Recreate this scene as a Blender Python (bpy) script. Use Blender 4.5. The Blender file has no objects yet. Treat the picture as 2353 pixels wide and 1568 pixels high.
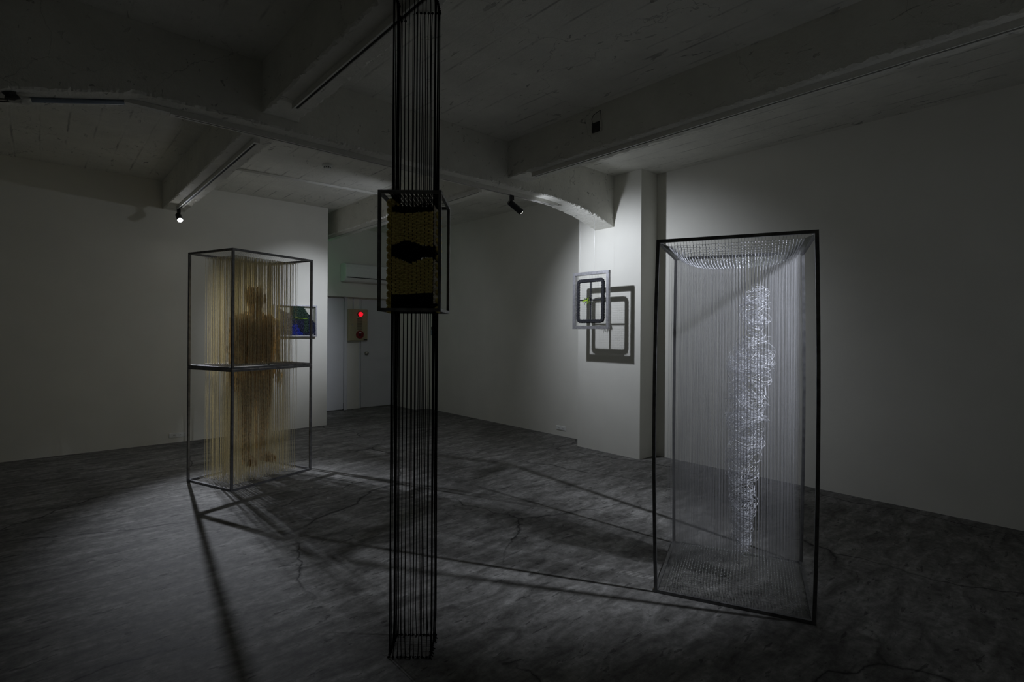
import bpy, math, random
import numpy as np
from mathutils import Vector, Matrix, noise

random.seed(7)
R = math.radians
scn = bpy.context.scene
C = scn.collection

# ------------------------------------------------------------------ camera
CAM_H, FPX, YAW, ROLL, SH = 1.35, 1218.7, R(48.263), R(0.4066), -20.9
fw = Vector((math.cos(YAW), math.sin(YAW), 0))
r0 = Vector((math.sin(YAW), -math.cos(YAW), 0))
u0 = Vector((0, 0, 1))
cr = r0 * math.cos(ROLL) + u0 * math.sin(ROLL)
cu = -r0 * math.sin(ROLL) + u0 * math.cos(ROLL)
cam_d = bpy.data.cameras.new('camera')
cam_d.sensor_width = 36.0
cam_d.lens = FPX / 2353 * 36.0
cam_d.shift_y = SH / 2353
cam_d.clip_start = 0.05
cam = bpy.data.objects.new('camera', cam_d)
C.objects.link(cam)
m = Matrix((cr, cu, -fw)).transposed().to_4x4()
m.translation = Vector((0, 0, CAM_H))
cam.matrix_world = m
scn.camera = cam

# ------------------------------------------------------------------ world, exposure
w = bpy.data.worlds.new('world')
scn.world = w
w.use_nodes = True
w.node_tree.nodes['Background'].inputs[0].default_value = (0.9, 1.0, 0.85, 1)
w.node_tree.nodes['Background'].inputs[1].default_value = 0.002
scn.view_settings.view_transform = 'Standard'
scn.view_settings.look = 'None'
scn.view_settings.gamma = 1.0
scn.view_settings.use_curve_mapping = False
scn.view_settings.exposure = 0.2


def spot(name, loc, target, watts, angle, blend, radius=0.02, color=(0.84, 0.885, 1.0), parent=None):
    d = bpy.data.lights.new(name, 'SPOT')
    d.energy = watts
    d.spot_size = R(angle)
    d.spot_blend = blend
    d.shadow_soft_size = radius
    d.color = color
    o = bpy.data.objects.new(name, d)
    C.objects.link(o)
    v = Vector(target) - Vector(loc)
    o.rotation_euler = v.to_track_quat('-Z', 'Y').to_euler()
    o.location = loc
    return o


# ------------------------------------------------------------------ room numbers (metres)
LW, RW, ZC = 7.40, 5.078, 3.095           # left wall Y, right wall X, ceiling Z
XE, BW = 3.07, 8.67                       # end of left wall, back wall Y
XMIN, YMIN = -1.75, -1.10  # unseen side and rear walls, drawn in close to bounce light forward
ZS, ZM = 2.765, 2.69                      # soffit of cross beams, of main beam
MB0, MB1 = 3.66, 3.93                     # main beam faces
BA0, BA1 = 1.075, 1.305                   # beam A/B faces
BC0, BC1 = 3.20, 3.43                     # beam C/D faces

# ------------------------------------------------------------------ helpers
def tag(o, label=None, cat=None, group=None, kind=None):
    if label: o['label'] = label
    if cat: o['category'] = cat
    if group: o['group'] = group
    if kind: o['kind'] = kind
    return o


def thing(name, label, cat, loc=(0, 0, 0), rz=0.0, group=None):
    o = bpy.data.objects.new(name, None)
    o.empty_display_size = 0.1
    C.objects.link(o)
    o.location = loc
    o.rotation_euler = (0, 0, rz)
    return tag(o, label, cat, group)


class MB:
    def __init__(s):
        s.v, s.f = [], []

    def box(s, lo, hi):
        n = len(s.v)
        x0, y0, z0 = lo
        x1, y1, z1 = hi
        s.v += [(x0, y0, z0), (x1, y0, z0), (x1, y1, z0), (x0, y1, z0),
                (x0, y0, z1), (x1, y0, z1), (x1, y1, z1), (x0, y1, z1)]
        s.f += [tuple(n + i for i in q) for q in
                ((0, 3, 2, 1), (4, 5, 6, 7), (0, 1, 5, 4), (1, 2, 6, 5), (2, 3, 7, 6), (3, 0, 4, 7))]
        return s

    def tube(s, pts, r, sides=6, closed=False, cap=True, rs=None):
        pts = [Vector(p) for p in pts]
        n0 = len(s.v)
        n = len(pts)
        ref = None
        for i, p in enumerate(pts):
            if closed:
                t = pts[(i + 1) % n] - pts[i - 1]
            else:
                t = pts[min(i + 1, n - 1)] - pts[max(i - 1, 0)]
            if t.length < 1e-9: t = Vector((0, 0, 1))
            t.normalize()
            if ref is None:
                ref = Vector((1, 0, 0)) if abs(t.x) < 0.7 else Vector((0, 1, 0))
            a = (ref - t * ref.dot(t))
            if a.length < 1e-6: a = t.orthogonal()
            a.normalize()
            ref = a
            b = t.cross(a)
            rr = rs[i] if rs else r
            for k in range(sides):
                th = 2 * math.pi * (k + 0.5) / sides
                s.v.append(tuple(p + a * (rr * math.cos(th)) + b * (rr * math.sin(th))))
        for i in range(n if closed else n - 1):
            j = (i + 1) % n
            for k in range(sides):
                k2 = (k + 1) % sides
                s.f.append((n0 + i * sides + k, n0 + i * sides + k2, n0 + j * sides + k2, n0 + j * sides + k))
        if cap and not closed:
            s.f.append(tuple(n0 + k for k in range(sides))[::-1])
            s.f.append(tuple(n0 + (n - 1) * sides + k for k in range(sides)))
        return s

    def bar(s, pts, wdt, side):
        """square bar swept along pts; side = reference direction"""
        pts = [Vector(p) for p in pts]
        side = Vector(side)
        n0 = len(s.v)
        n = len(pts)
        for i, p in enumerate(pts):
            t = (pts[min(i + 1, n - 1)] - pts[max(i - 1, 0)]).normalized()
            a = (side - t * side.dot(t)).normalized()
            b = t.cross(a)
            h = wdt / 2
            for (x, y) in ((-h, -h), (h, -h), (h, h), (-h, h)):
                s.v.append(tuple(p + a * x + b * y))
        for i in range(n - 1):
            for k in range(4):
                k2 = (k + 1) % 4
                s.f.append((n0 + i * 4 + k, n0 + i * 4 + k2, n0 + i * 4 + 4 + k2, n0 + i * 4 + 4 + k))
        s.f.append((n0 + 3, n0 + 2, n0 + 1, n0))
        e = n0 + (n - 1) * 4
        s.f.append((e, e + 1, e + 2, e + 3))
        return s

    def ball(s, c, r, seg=8, rings=5, sc=(1, 1, 1), jit=0.0):
        n0 = len(s.v)
        c = Vector(c)
        s.v.append((c.x, c.y, c.z - r * sc[2]))
        for i in range(1, rings):
            ph = -math.pi / 2 + math.pi * i / rings
            for k in range(seg):
                th = 2 * math.pi * k / seg
                q = r * (1 + random.uniform(-jit, jit))
                s.v.append((c.x + q * sc[0] * math.cos(ph) * math.cos(th),
                            c.y + q * sc[1] * math.cos(ph) * math.sin(th), c.z + q * sc[2] * math.sin(ph)))
        s.v.append((c.x, c.y, c.z + r * sc[2]))
        top = len(s.v) - 1
        for k in range(seg):
            k2 = (k + 1) % seg
            s.f.append((n0, n0 + 1 + k2, n0 + 1 + k))
            for i in range(rings - 2):
                a = n0 + 1 + i * seg
                s.f.append((a + k, a + k2, a + seg + k2, a + seg + k))
            a = n0 + 1 + (rings - 2) * seg
            s.f.append((a + k, a + k2, top))
        return s

    def lathe(s, prof, c=(0, 0, 0), axis=(0, 0, 1), seg=24):
        """prof = [(radius, height)] around axis through c"""
        ax = Vector(axis).normalized()
        a = ax.orthogonal().normalized()
        b = ax.cross(a)
        c = Vector(c)
        n0 = len(s.v)
        for (r, h) in prof:
            for k in range(seg):
                th = 2 * math.pi * k / seg
                s.v.append(tuple(c + ax * h + a * (r * math.cos(th)) + b * (r * math.sin(th))))
        for i in range(len(prof) - 1):
            for k in range(seg):
                k2 = (k + 1) % seg
                s.f.append((n0 + i * seg + k, n0 + i * seg + k2, n0 + (i + 1) * seg + k2, n0 + (i + 1) * seg + k))
        s.f.append(tuple(n0 + k for k in range(seg))[::-1])
        s.f.append(tuple(n0 + (len(prof) - 1) * seg + k for k in range(seg)))
        return s

    def prism(s, outline, d, base=0.0, frame=None):
        """extrude 2D outline; frame maps (a,b,depth) to xyz"""
        n0 = len(s.v)
        n = len(outline)
        fr = frame or (lambda a, b, c: (a, b, c))
        for h in (base, base + d):
            for (a, b) in outline:
                s.v.append(tuple(fr(a, b, h)))
        s.f.append(tuple(range(n0, n0 + n))[::-1])
        s.f.append(tuple(range(n0 + n, n0 + 2 * n)))
        for k in range(n):
            k2 = (k + 1) % n
            s.f.append((n0 + k, n0 + k2, n0 + n + k2, n0 + n + k))
        return s

    def build(s, name, mat, parent=None, smooth=False, kind=None, bevel=0.0):
        me = bpy.data.meshes.new(name)
        me.from_pydata(s.v, [], s.f)
        me.materials.append(mat)
        if smooth:
            me.polygons.foreach_set('use_smooth', [True] * len(me.polygons))
        me.update()
        o = bpy.data.objects.new(name, me)
        C.objects.link(o)
        if parent: o.parent = parent
        if kind: o['kind'] = kind
        if bevel:
            b = o.modifiers.new('bevel', 'BEVEL')
            b.width = bevel
            b.segments = 2
            b.limit_method = 'ANGLE'
        return o


# ------------------------------------------------------------------ materials
def newmat(name):
    mt = bpy.data.materials.new(name)
    mt.use_nodes = True
    nt = mt.node_tree
    return mt, nt, nt.nodes['Principled BSDF']


def N(nt, typ, **kw):
    n = nt.nodes.new(typ)
    for k, v in kw.items():
        if k == 'inp':
            for a, b in v.items(): n.inputs[a].default_value = b
        else:
            setattr(n, k, v)
    return n


def ramp(nt, stops):
    n = nt.nodes.new('ShaderNodeValToRGB')
    cr_ = n.color_ramp
    while len(cr_.elements) < len(stops): cr_.elements.new(0.5)
    for e, (p, c) in zip(cr_.elements, stops):
        e.position = p
        e.color = (c, c, c, 1) if not hasattr(c, '__len__') else (*c, 1)
    return n


def simple(name, col, rough=0.5, metal=0.0, var=0.15, scale=30.0, bump=0.0, spec=0.5):
    mt, nt, b = newmat(name)
    L = nt.links.new
    tc = N(nt, 'ShaderNodeTexCoord')
    nz = N(nt, 'ShaderNodeTexNoise', inp={'Scale': scale, 'Detail': 4.0})
    L(tc.outputs['Object'], nz.inputs['Vector'])
    lo = tuple(c * (1 - var) for c in col)
    hi = tuple(min(1, c * (1 + var)) for c in col)
    rp = ramp(nt, [(0.3, lo), (0.7, hi)])
    L(nz.outputs['Fac'], rp.inputs['Fac'])
    L(rp.outputs['Color'], b.inputs['Base Color'])
    b.inputs['Roughness'].default_value = rough
    b.inputs['Metallic'].default_value = metal
    b.inputs['Specular IOR Level'].default_value = spec
    if bump:
        bp = N(nt, 'ShaderNodeBump', inp={'Strength': bump, 'Distance': 0.004})
        L(nz.outputs['Fac'], bp.inputs['Height'])
        L(bp.outputs['Normal'], b.inputs['Normal'])
    return mt


def emit(name, col, strength):
    mt, nt, b = newmat(name)
    b.inputs['Base Color'].default_value = (*col, 1)
    b.inputs['Emission Color'].default_value = (*col, 1)
    b.inputs['Emission Strength'].default_value = strength
    return mt


def floor_mat():
    mt, nt, b = newmat('polished_concrete')
    L = nt.links.new
    tc = N(nt, 'ShaderNodeTexCoord')
    P = tc.outputs['Object']
    big = N(nt, 'ShaderNodeTexNoise', inp={'Scale': 0.9, 'Detail': 5.0, 'Roughness': 0.6})
    L(P, big.inputs['Vector'])
    mp = N(nt, 'ShaderNodeMapping')
    mp.inputs['Scale'].default_value = (2.2, 7.0, 1)
    mp.inputs['Rotation'].default_value = (0, 0, R(-32))
    L(P, mp.inputs['Vector'])
    st = N(nt, 'ShaderNodeTexNoise', inp={'Scale': 1.6, 'Detail': 8.0, 'Roughness': 0.68, 'Distortion': 0.6})
    L(mp.outputs['Vector'], st.inputs['Vector'])
    fine = N(nt, 'ShaderNodeTexNoise', inp={'Scale': 22.0, 'Detail': 9.0, 'Roughness': 0.75})
    L(P, fine.inputs['Vector'])
    r1 = ramp(nt, [(0.32, (0.086, 0.083, 0.077)), (0.5, (0.188, 0.184, 0.172)), (0.68, (0.325, 0.32, 0.302))])
    L(st.outputs['Fac'], r1.inputs['Fac'])
    r2 = ramp(nt, [(0.3, 0.72), (0.7, 1.12)])
    L(big.outputs['Fac'], r2.inputs['Fac'])
    mu = N(nt, 'ShaderNodeMix', data_type='RGBA', blend_type='MULTIPLY')
    mu.inputs['Factor'].default_value = 1
    L(r1.outputs['Color'], mu.inputs[6])
    L(r2.outputs['Color'], mu.inputs[7])
    r3 = ramp(nt, [(0.32, 0.62), (0.68, 1.38)])
    L(fine.outputs['Fac'], r3.inputs['Fac'])
    mu2 = N(nt, 'ShaderNodeMix', data_type='RGBA', blend_type='MULTIPLY')
    mu2.inputs['Factor'].default_value = 1
    L(mu.outputs[2], mu2.inputs[6])
    L(r3.outputs['Color'], mu2.inputs[7])
    # dark blotches where the top skin has worn off
    sp = N(nt, 'ShaderNodeTexNoise', inp={'Scale': 3.2, 'Detail': 9.0, 'Roughness': 0.62, 'Distortion': 0.4})
    L(mp.outputs['Vector'], sp.inputs['Vector'])
    r4 = ramp(nt, [(0.61, 1.0), (0.635, 0.5)])
    L(sp.outputs['Fac'], r4.inputs['Fac'])
    mu3 = N(nt, 'ShaderNodeMix', data_type='RGBA', blend_type='MULTIPLY')
    mu3.inputs['Factor'].default_value = 1
    L(mu2.outputs[2], mu3.inputs[6])
    L(r4.outputs['Color'], mu3.inputs[7])
    # hairline cracks
    wv = N(nt, 'ShaderNodeTexNoise', inp={'Scale': 2.5, 'Detail': 5.0})
    L(P, wv.inputs['Vector'])
    add = N(nt, 'ShaderNodeVectorMath', operation='MULTIPLY_ADD')
    L(wv.outputs['Color'], add.inputs[0])
    add.inputs[1].default_value = (0.35, 0.35, 0)
    L(P, add.inputs[2])
    vo = N(nt, 'ShaderNodeTexVoronoi', feature='DISTANCE_TO_EDGE', inp={'Scale': 0.62})
    L(add.outputs[0], vo.inputs['Vector'])
    r5 = ramp(nt, [(0.0, 0.15), (0.0055, 1.0)])
    L(vo.outputs['Distance'], r5.inputs['Fac'])
    msk = N(nt, 'ShaderNodeTexNoise', inp={'Scale': 0.7, 'Detail': 2.0})
    L(P, msk.inputs['Vector'])
    r6 = ramp(nt, [(0.40, 0.0), (0.50, 1.0)])
    L(msk.outputs['Fac'], r6.inputs['Fac'])
    mu4 = N(nt, 'ShaderNodeMix', data_type='RGBA', blend_type='MULTIPLY')
    L(r6.outputs['Color'], mu4.inputs['Factor'])
    L(mu3.outputs[2], mu4.inputs[6])
    L(r5.outputs['Color'], mu4.inputs[7])
    L(mu4.outputs[2], b.inputs['Base Color'])
    rr = ramp(nt, [(0.2, 0.58), (0.8, 0.82)])
    L(st.outputs['Fac'], rr.inputs['Fac'])
    L(rr.outputs['Color'], b.inputs['Roughness'])
    b.inputs['Specular IOR Level'].default_value = 0.16
    bp = N(nt, 'ShaderNodeBump', inp={'Strength': 0.12, 'Distance': 0.003})
    L(st.outputs['Fac'], bp.inputs['Height'])
    bp2 = N(nt, 'ShaderNodeBump', inp={'Strength': 0.15, 'Distance': 0.002})
    L(fine.outputs['Fac'], bp2.inputs['Height'])
    L(bp.outputs['Normal'], bp2.inputs['Normal'])
    L(bp2.outputs['Normal'], b.inputs['Normal'])
    return mt


def plaster_mat(name, base, seams=False, pits=True):
    """painted rough concrete, with board marks along Y when seams"""
    mt, nt, b = newmat(name)
    L = nt.links.new
    tc = N(nt, 'ShaderNodeTexCoord')
    P = tc.outputs['Object']
    n1 = N(nt, 'ShaderNodeTexNoise', inp={'Scale': 3.0, 'Detail': 8.0, 'Roughness': 0.65})
    L(P, n1.inputs['Vector'])
    tint = (1.0, 0.99, 0.90)
    r1 = ramp(nt, [(0.3, tuple(base * 0.88 * q for q in tint)), (0.7, tuple(base * 1.06 * q for q in tint))])
    L(n1.outputs['Fac'], r1.inputs['Fac'])
    col = r1.outputs['Color']
    n2 = N(nt, 'ShaderNodeTexNoise', inp={'Scale': 26.0, 'Detail': 6.0, 'Roughness': 0.7})
    L(P, n2.inputs['Vector'])
    bp = N(nt, 'ShaderNodeBump', inp={'Strength': 0.55, 'Distance': 0.012})
    L(n2.outputs['Fac'], bp.inputs['Height'])
    nrm = bp.outputs['Normal']
    if pits:
        mp = N(nt, 'ShaderNodeMapping')
        mp.inputs['Scale'].default_value = (11, 4, 11)
        L(P, mp.inputs['Vector'])
        n3 = N(nt, 'ShaderNodeTexNoise', inp={'Scale': 1.5, 'Detail': 5.0, 'Roughness': 0.55, 'Distortion': 1.2})
        L(mp.outputs['Vector'], n3.inputs['Vector'])
        r3 = ramp(nt, [(0.645, 1.0), (0.675, 0.55)])
        L(n3.outputs['Fac'], r3.inputs['Fac'])
        mu = N(nt, 'ShaderNodeMix', data_type='RGBA', blend_type='MULTIPLY')
        L(col, mu.inputs[6])
        L(r3.outputs['Color'], mu.inputs[7])
        col = mu.outputs[2]
        msk = N(nt, 'ShaderNodeTexNoise', inp={'Scale': 1.7, 'Detail': 3.0})
        L(P, msk.inputs['Vector'])
        rm = ramp(nt, [(0.40, 0.0), (0.60, 1.0)])
        L(msk.outputs['Fac'], rm.inputs['Fac'])
        L(rm.outputs['Color'], mu.inputs['Factor'])
        # hairline cracks
        vo = N(nt, 'ShaderNodeTexVoronoi', feature='DISTANCE_TO_EDGE', inp={'Scale': 1.1})
        wv = N(nt, 'ShaderNodeTexNoise', inp={'Scale': 4.0, 'Detail': 5.0})
        L(P, wv.inputs['Vector'])
        av = N(nt, 'ShaderNodeVectorMath', operation='MULTIPLY_ADD')
        L(wv.outputs['Color'], av.inputs[0])
        av.inputs[1].default_value = (0.4, 0.4, 0.4)
        L(P, av.inputs[2])
        L(av.outputs[0], vo.inputs['Vector'])
        rc_ = ramp(nt, [(0.0, 0.6), (0.004, 1.0)])
        L(vo.outputs['Distance'], rc_.inputs['Fac'])
        mc = N(nt, 'ShaderNodeMix', data_type='RGBA', blend_type='MULTIPLY')
        L(rm.outputs['Color'], mc.inputs['Factor'])
        L(col, mc.inputs[6])
        L(rc_.outputs['Color'], mc.inputs[7])
        col = mc.outputs[2]
        b3 = N(nt, 'ShaderNodeBump', inp={'Strength': 0.8, 'Distance': 0.01})
        L(r3.outputs['Color'], b3.inputs['Height'])
        L(nrm, b3.inputs['Normal'])
        nrm = b3.outputs['Normal']
    if seams:
        sx = N(nt, 'ShaderNodeSeparateXYZ')
        wob = N(nt, 'ShaderNodeTexNoise', inp={'Scale': 7.0, 'Detail': 3.0})
        L(P, wob.inputs['Vector'])
        L(P, sx.inputs[0])
        ad = N(nt, 'ShaderNodeMath', operation='MULTIPLY_ADD')
        L(wob.outputs['Fac'], ad.inputs[0])
        ad.inputs[1].default_value = 0.012
        L(sx.outputs['X'], ad.inputs[2])
        md = N(nt, 'ShaderNodeMath', operation='PINGPONG')
        L(ad.outputs[0], md.inputs[0])
        md.inputs[1].default_value = 0.0925
        gap = N(nt, 'ShaderNodeTexNoise', inp={'Scale': 2.2, 'Detail': 3.0})
        L(P, gap.inputs['Vector'])
        rg = ramp(nt, [(0.48, 0.0), (0.66, 0.9)])
        L(gap.outputs['Fac'], rg.inputs['Fac'])
        rs = ramp(nt, [(0.0, 0.5), (0.004, 0.62), (0.010, 1.0)])
        L(md.outputs[0], rs.inputs['Fac'])
        mu = N(nt, 'ShaderNodeMix', data_type='RGBA', blend_type='MULTIPLY')
        L(rg.outputs['Color'], mu.inputs['Factor'])
        L(col, mu.inputs[6])
        L(rs.outputs['Color'], mu.inputs[7])
        col = mu.outputs[2]
        b3 = N(nt, 'ShaderNodeBump', inp={'Strength': 0.4, 'Distance': 0.006})
        L(rs.outputs['Color'], b3.inputs['Height'])
        L(nrm, b3.inputs['Normal'])
        nrm = b3.outputs['Normal']
    L(col, b.inputs['Base Color'])
    L(nrm, b.inputs['Normal'])
    b.inputs['Roughness'].default_value = 0.85
    b.inputs['Specular IOR Level'].default_value = 0.2
    return mt


def filament_mat(name, col, alpha, rough=0.2):
    mt, nt, b = newmat(name)
    L = nt.links.new
    tr = N(nt, 'ShaderNodeBsdfTransparent')
    mx = N(nt, 'ShaderNodeMixShader')
    nz = N(nt, 'ShaderNodeTexNoise', inp={'Scale': 8.0, 'Detail': 2.0})
    tc = N(nt, 'ShaderNodeTexCoord')
    L(tc.outputs['Object'], nz.inputs['Vector'])
    rp = ramp(nt, [(0.3, tuple(c * 0.85 for c in col)), (0.7, col)])
    L(nz.outputs['Fac'], rp.inputs['Fac'])
    L(rp.outputs['Color'], b.inputs['Base Color'])
    b.inputs['Roughness'].default_value = rough
    b.inputs['Specular IOR Level'].default_value = 0.8
    mx.inputs[0].default_value = alpha
    L(tr.outputs[0], mx.inputs[1])
    L(b.outputs[0], mx.inputs[2])
    L(mx.outputs[0], nt.nodes['Material Output'].inputs['Surface'])
    return mt


def cord_mat(name, col, var, scale, trans):
    mt = simple(name, col, 0.6, var=var, scale=scale)
    nt = mt.node_tree
    b = nt.nodes['Principled BSDF']
    src = b.inputs['Base Color'].links[0].from_socket
    tl = N(nt, 'ShaderNodeBsdfTranslucent')
    nt.links.new(src, tl.inputs['Color'])
    mx = N(nt, 'ShaderNodeMixShader')
    mx.inputs[0].default_value = trans
    nt.links.new(b.outputs[0], mx.inputs[1])
    nt.links.new(tl.outputs[0], mx.inputs[2])
    nt.links.new(mx.outputs[0], nt.nodes['Material Output'].inputs['Surface'])
    return mt


M = {}
M['floor'] = floor_mat()
M['wall'] = simple('white_wall_paint', (0.78, 0.772, 0.70), 0.75, var=0.03, scale=2.5, bump=0.03, spec=0.25)
M['ceiling'] = plaster_mat('painted_board_marked_concrete', 0.80, seams=True)
M['beam'] = plaster_mat('painted_rough_concrete', 0.80)
M['door'] = simple('white_door_paint', (0.68, 0.69, 0.70), 0.45, var=0.03, scale=3)
M['steel'] = simple('blackened_steel', (0.15, 0.15, 0.15), 0.42, metal=0.6, var=0.35, scale=25, bump=0.05)
M['steel_l'] = simple('brushed_raw_steel', (0.42, 0.42, 0.44), 0.42, metal=0.7, var=0.2, scale=40, bump=0.05)
M['steel_g'] = simple('raw_grey_steel', (0.16, 0.16, 0.165), 0.45, metal=0.6, var=0.3, scale=25, bump=0.05)
M['track'] = simple('white_track_metal', (0.72, 0.715, 0.66), 0.5, var=0.05)
M['slot'] = simple('track_slot_black', (0.012, 0.012, 0.012), 0.7, var=0.2)
M['black'] = simple('black_lamp_enamel', (0.012, 0.012, 0.013), 0.35, var=0.2)
M['cord'] = simple('black_wool_cord', (0.006, 0.006, 0.006), 0.95, var=0.4, scale=200, bump=0.3, spec=0.1)
M['ochre'] = simple('ochre_wool', (0.98, 0.68, 0.24), 0.95, var=0.35, scale=150, bump=0.6, spec=0.1)
M['cream'] = simple('cream_wool', (0.55, 0.50, 0.38), 0.95, var=0.25, scale=120, bump=0.5, spec=0.1)
M['string'] = cord_mat('beige_elastic_cord', (0.84, 0.77, 0.56), 0.2, 60, 0.4)
M['rust'] = cord_mat('rust_brown_dyed_cord', (0.74, 0.54, 0.31), 0.5, 45, 0.5)
M['net'] = simple('pale_net_thread', (0.40, 0.38, 0.33), 0.6, var=0.2)
M['fil'] = filament_mat('clear_nylon_filament', (0.88, 0.88, 0.90), 0.36, 0.25)
M['coil'] = filament_mat('clear_nylon_coils', (0.95, 0.96, 1.0), 0.85, 0.12)
M['plastic'] = simple('white_plastic', (0.82, 0.83, 0.80), 0.4, var=0.03)
M['ivory'] = simple('ivory_painted_steel', (0.40, 0.36, 0.22), 0.5, var=0.05)
M['red'] = simple('dark_red_plastic', (0.22, 0.012, 0.012), 0.4, var=0.1)
M['redlamp'] = emit('red_pilot_lamp', (1.0, 0.012, 0.03), 0.7)
M['green'] = emit('green_lit_panel', (0.1, 1.0, 0.35), 1.8)
M['bulb'] = emit('lit_led_lens', (1.0, 1.0, 1.0), 60.0)
M['bulb_dim'] = emit('lit_led_lens_side', (1.0, 1.0, 1.0), 8.0)
M['brass'] = simple('satin_metal_knob', (0.45, 0.42, 0.36), 0.3, metal=0.9, var=0.1)
M['navy'] = simple('navy_yarn', (0.012, 0.016, 0.045), 0.9, var=0.4, scale=90, bump=0.5)
M['royal'] = simple('royal_blue_yarn', (0.008, 0.022, 0.26), 0.9, var=0.4, scale=90, bump=0.5)
M['forest'] = simple('dark_green_yarn', (0.02, 0.045, 0.03), 0.9, var=0.4, scale=90, bump=0.5)
M['slate'] = simple('grey_violet_yarn', (0.10, 0.095, 0.11), 0.9, var=0.3, scale=90, bump=0.5)
M['lime'] = simple('lime_green_thread', (0.35, 0.55, 0.03), 0.8, var=0.2)
M['braid'] = simple('black_braided_rope', (0.014, 0.015, 0.02), 0.8, var=0.5, scale=120, bump=0.6)
M['mesh'] = simple('pale_mesh_thread', (0.62, 0.66, 0.52), 0.7, var=0.1)
M['grey_thread'] = simple('grey_mesh_thread', (0.30, 0.31, 0.27), 0.7, var=0.1)
M['conduit'] = simple('blue_grey_conduit', (0.22, 0.26, 0.32), 0.5, var=0.05)
M['hole'] = simple('bare_dark_concrete', (0.05, 0.05, 0.045), 0.95, var=0.5, scale=20, bump=0.8)


def struct(name, bm, mat, bevel=0.0):
    o = bm.build(name, mat, bevel=bevel)
    o['kind'] = 'structure'
    return o


# ------------------------------------------------------------------ setting
T = 0.15
struct('floor', MB().box((XMIN - T, YMIN - T, -0.12), (RW + T, BW + T, 0)), M['floor'])
struct('ceiling', MB().box((XMIN - T, YMIN - T, ZC), (RW + T, BW + T, ZC + 0.15)), M['ceiling'])
struct('wall_left', MB().box((XMIN, LW, 0), (XE, LW + 0.12, ZC)), M['wall'])
struct('wall_left_return', MB().box((XE - 0.12, LW + 0.12, 0), (XE, BW, ZC)), M['wall'])
struct('wall_right', MB().box((RW, YMIN, 0), (RW + T, BW + T, ZC)), M['wall'])
struct('wall_back', MB().box((XE - 0.12, BW, 0), (RW, BW + T, ZC)), M['wall'])
struct('wall_rear', MB().box((XMIN, YMIN - T, 0), (RW, YMIN, ZC)), M['wall'])
struct('wall_side', MB().box((XMIN - T, YMIN, 0), (XMIN, LW + 0.12, ZC)), M['wall'])
struct('wall_column', MB().box((4.774, 3.30, 0), (RW, 4.172, ZC)), M['wall'])
struct('wall_corner_pier', MB().box((4.83, 7.90, 0), (RW, BW, ZC)), M['wall'])
struct('wall_bulkhead', MB().box((XE, 8.55, 1.925), (4.83, BW, ZC)), M['wall'])


def nz(*p):
    return noise.noise(Vector(p))


def rough_beam(name, axis, a0, a1, s0, s1, zb, label, rough=0.012, step=0.012, rot=0.0):
    """beam under the ceiling: axis 'x' or 'y', from a0 to a1, side faces s0,s1; zb(t) soffit height. Ragged lower arrises."""
    n = int((a1 - a0) / step) + 1
    k = 18
    V, F = [], []
    for i in range(n + 1):
        t = a0 + (a1 - a0) * i / n
        z0 = zb(t)
        j1 = rough * (nz(t * 7, s0 * 5, 1.3) + 0.9 * nz(t * 24, s0, 7.1) + 0.8 * nz(t * 61, s0, 2.1))
        j2 = rough * (nz(t * 7, s1 * 5, 4.3) + 0.9 * nz(t * 24, s1, 9.1) + 0.8 * nz(t * 61, s1, 3.1))
        c1 = rough * (0.5 + 0.6 * abs(nz(t * 14, 3, s0)))
        c2 = rough * (0.5 + 0.6 * abs(nz(t * 14, 5, s1)))
        zj1 = rough * 0.7 * (nz(t * 17, 2, s0) + nz(t * 47, 3, s0))
        zj2 = rough * 0.7 * (nz(t * 17, 6, s1) + nz(t * 47, 7, s1))
        w_ = s1 - s0
        sec = [(s0, ZC + 0.01), (s0 + 0.003 * nz(t * 6, 1, s0), ZC - 0.4 * (ZC - z0)),
               (s0 + 0.003 * nz(t * 8, 2, s0), z0 + 0.05), (s0 + j1 * 0.25, z0 + c1 + zj1),
               (s0 + c1 + j1, z0 + zj1 * 0.3), (s0 + 0.3 * w_, z0 + 0.002 * nz(t * 5, 8, 1)),
               (s0 + 0.7 * w_, z0 + 0.002 * nz(t * 5, 9, 1)), (s1 - c2 + j2, z0 + zj2 * 0.3),
               (s1 + j2 * 0.25, z0 + c2 + zj2), (s1, z0 + 0.05), (s1, ZC + 0.01)]
        k = len(sec)
        for (s_, z_) in sec:
            V.append((t, s_, z_) if axis == 'x' else (s_, t, z_))
    for i in range(n):
        for q in range(k - 1):
            f = (i * k + q, i * k + q + 1, (i + 1) * k + q + 1, (i + 1) * k + q)
            F.append(f if axis == 'x' else f[::-1])
    F.append(tuple(range(k))[::1])
    F.append(tuple(range(n * k, n * k + k))[::-1])
    b_ = MB()
    b_.v, b_.f = V, F
    o = b_.build(name, M['beam'])
    o['kind'] = 'structure'
    o['label'] = label
    return o


def z_main(x):
    if x < 0.42: return ZM - 0.26 * min(0.42 - x, 1.6)
    if x > 3.75:
        q = min(1, (x - 3.75) / (4.774 - 3.75))
        return ZM - 0.165 * q ** 1.9
    return ZM


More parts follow.
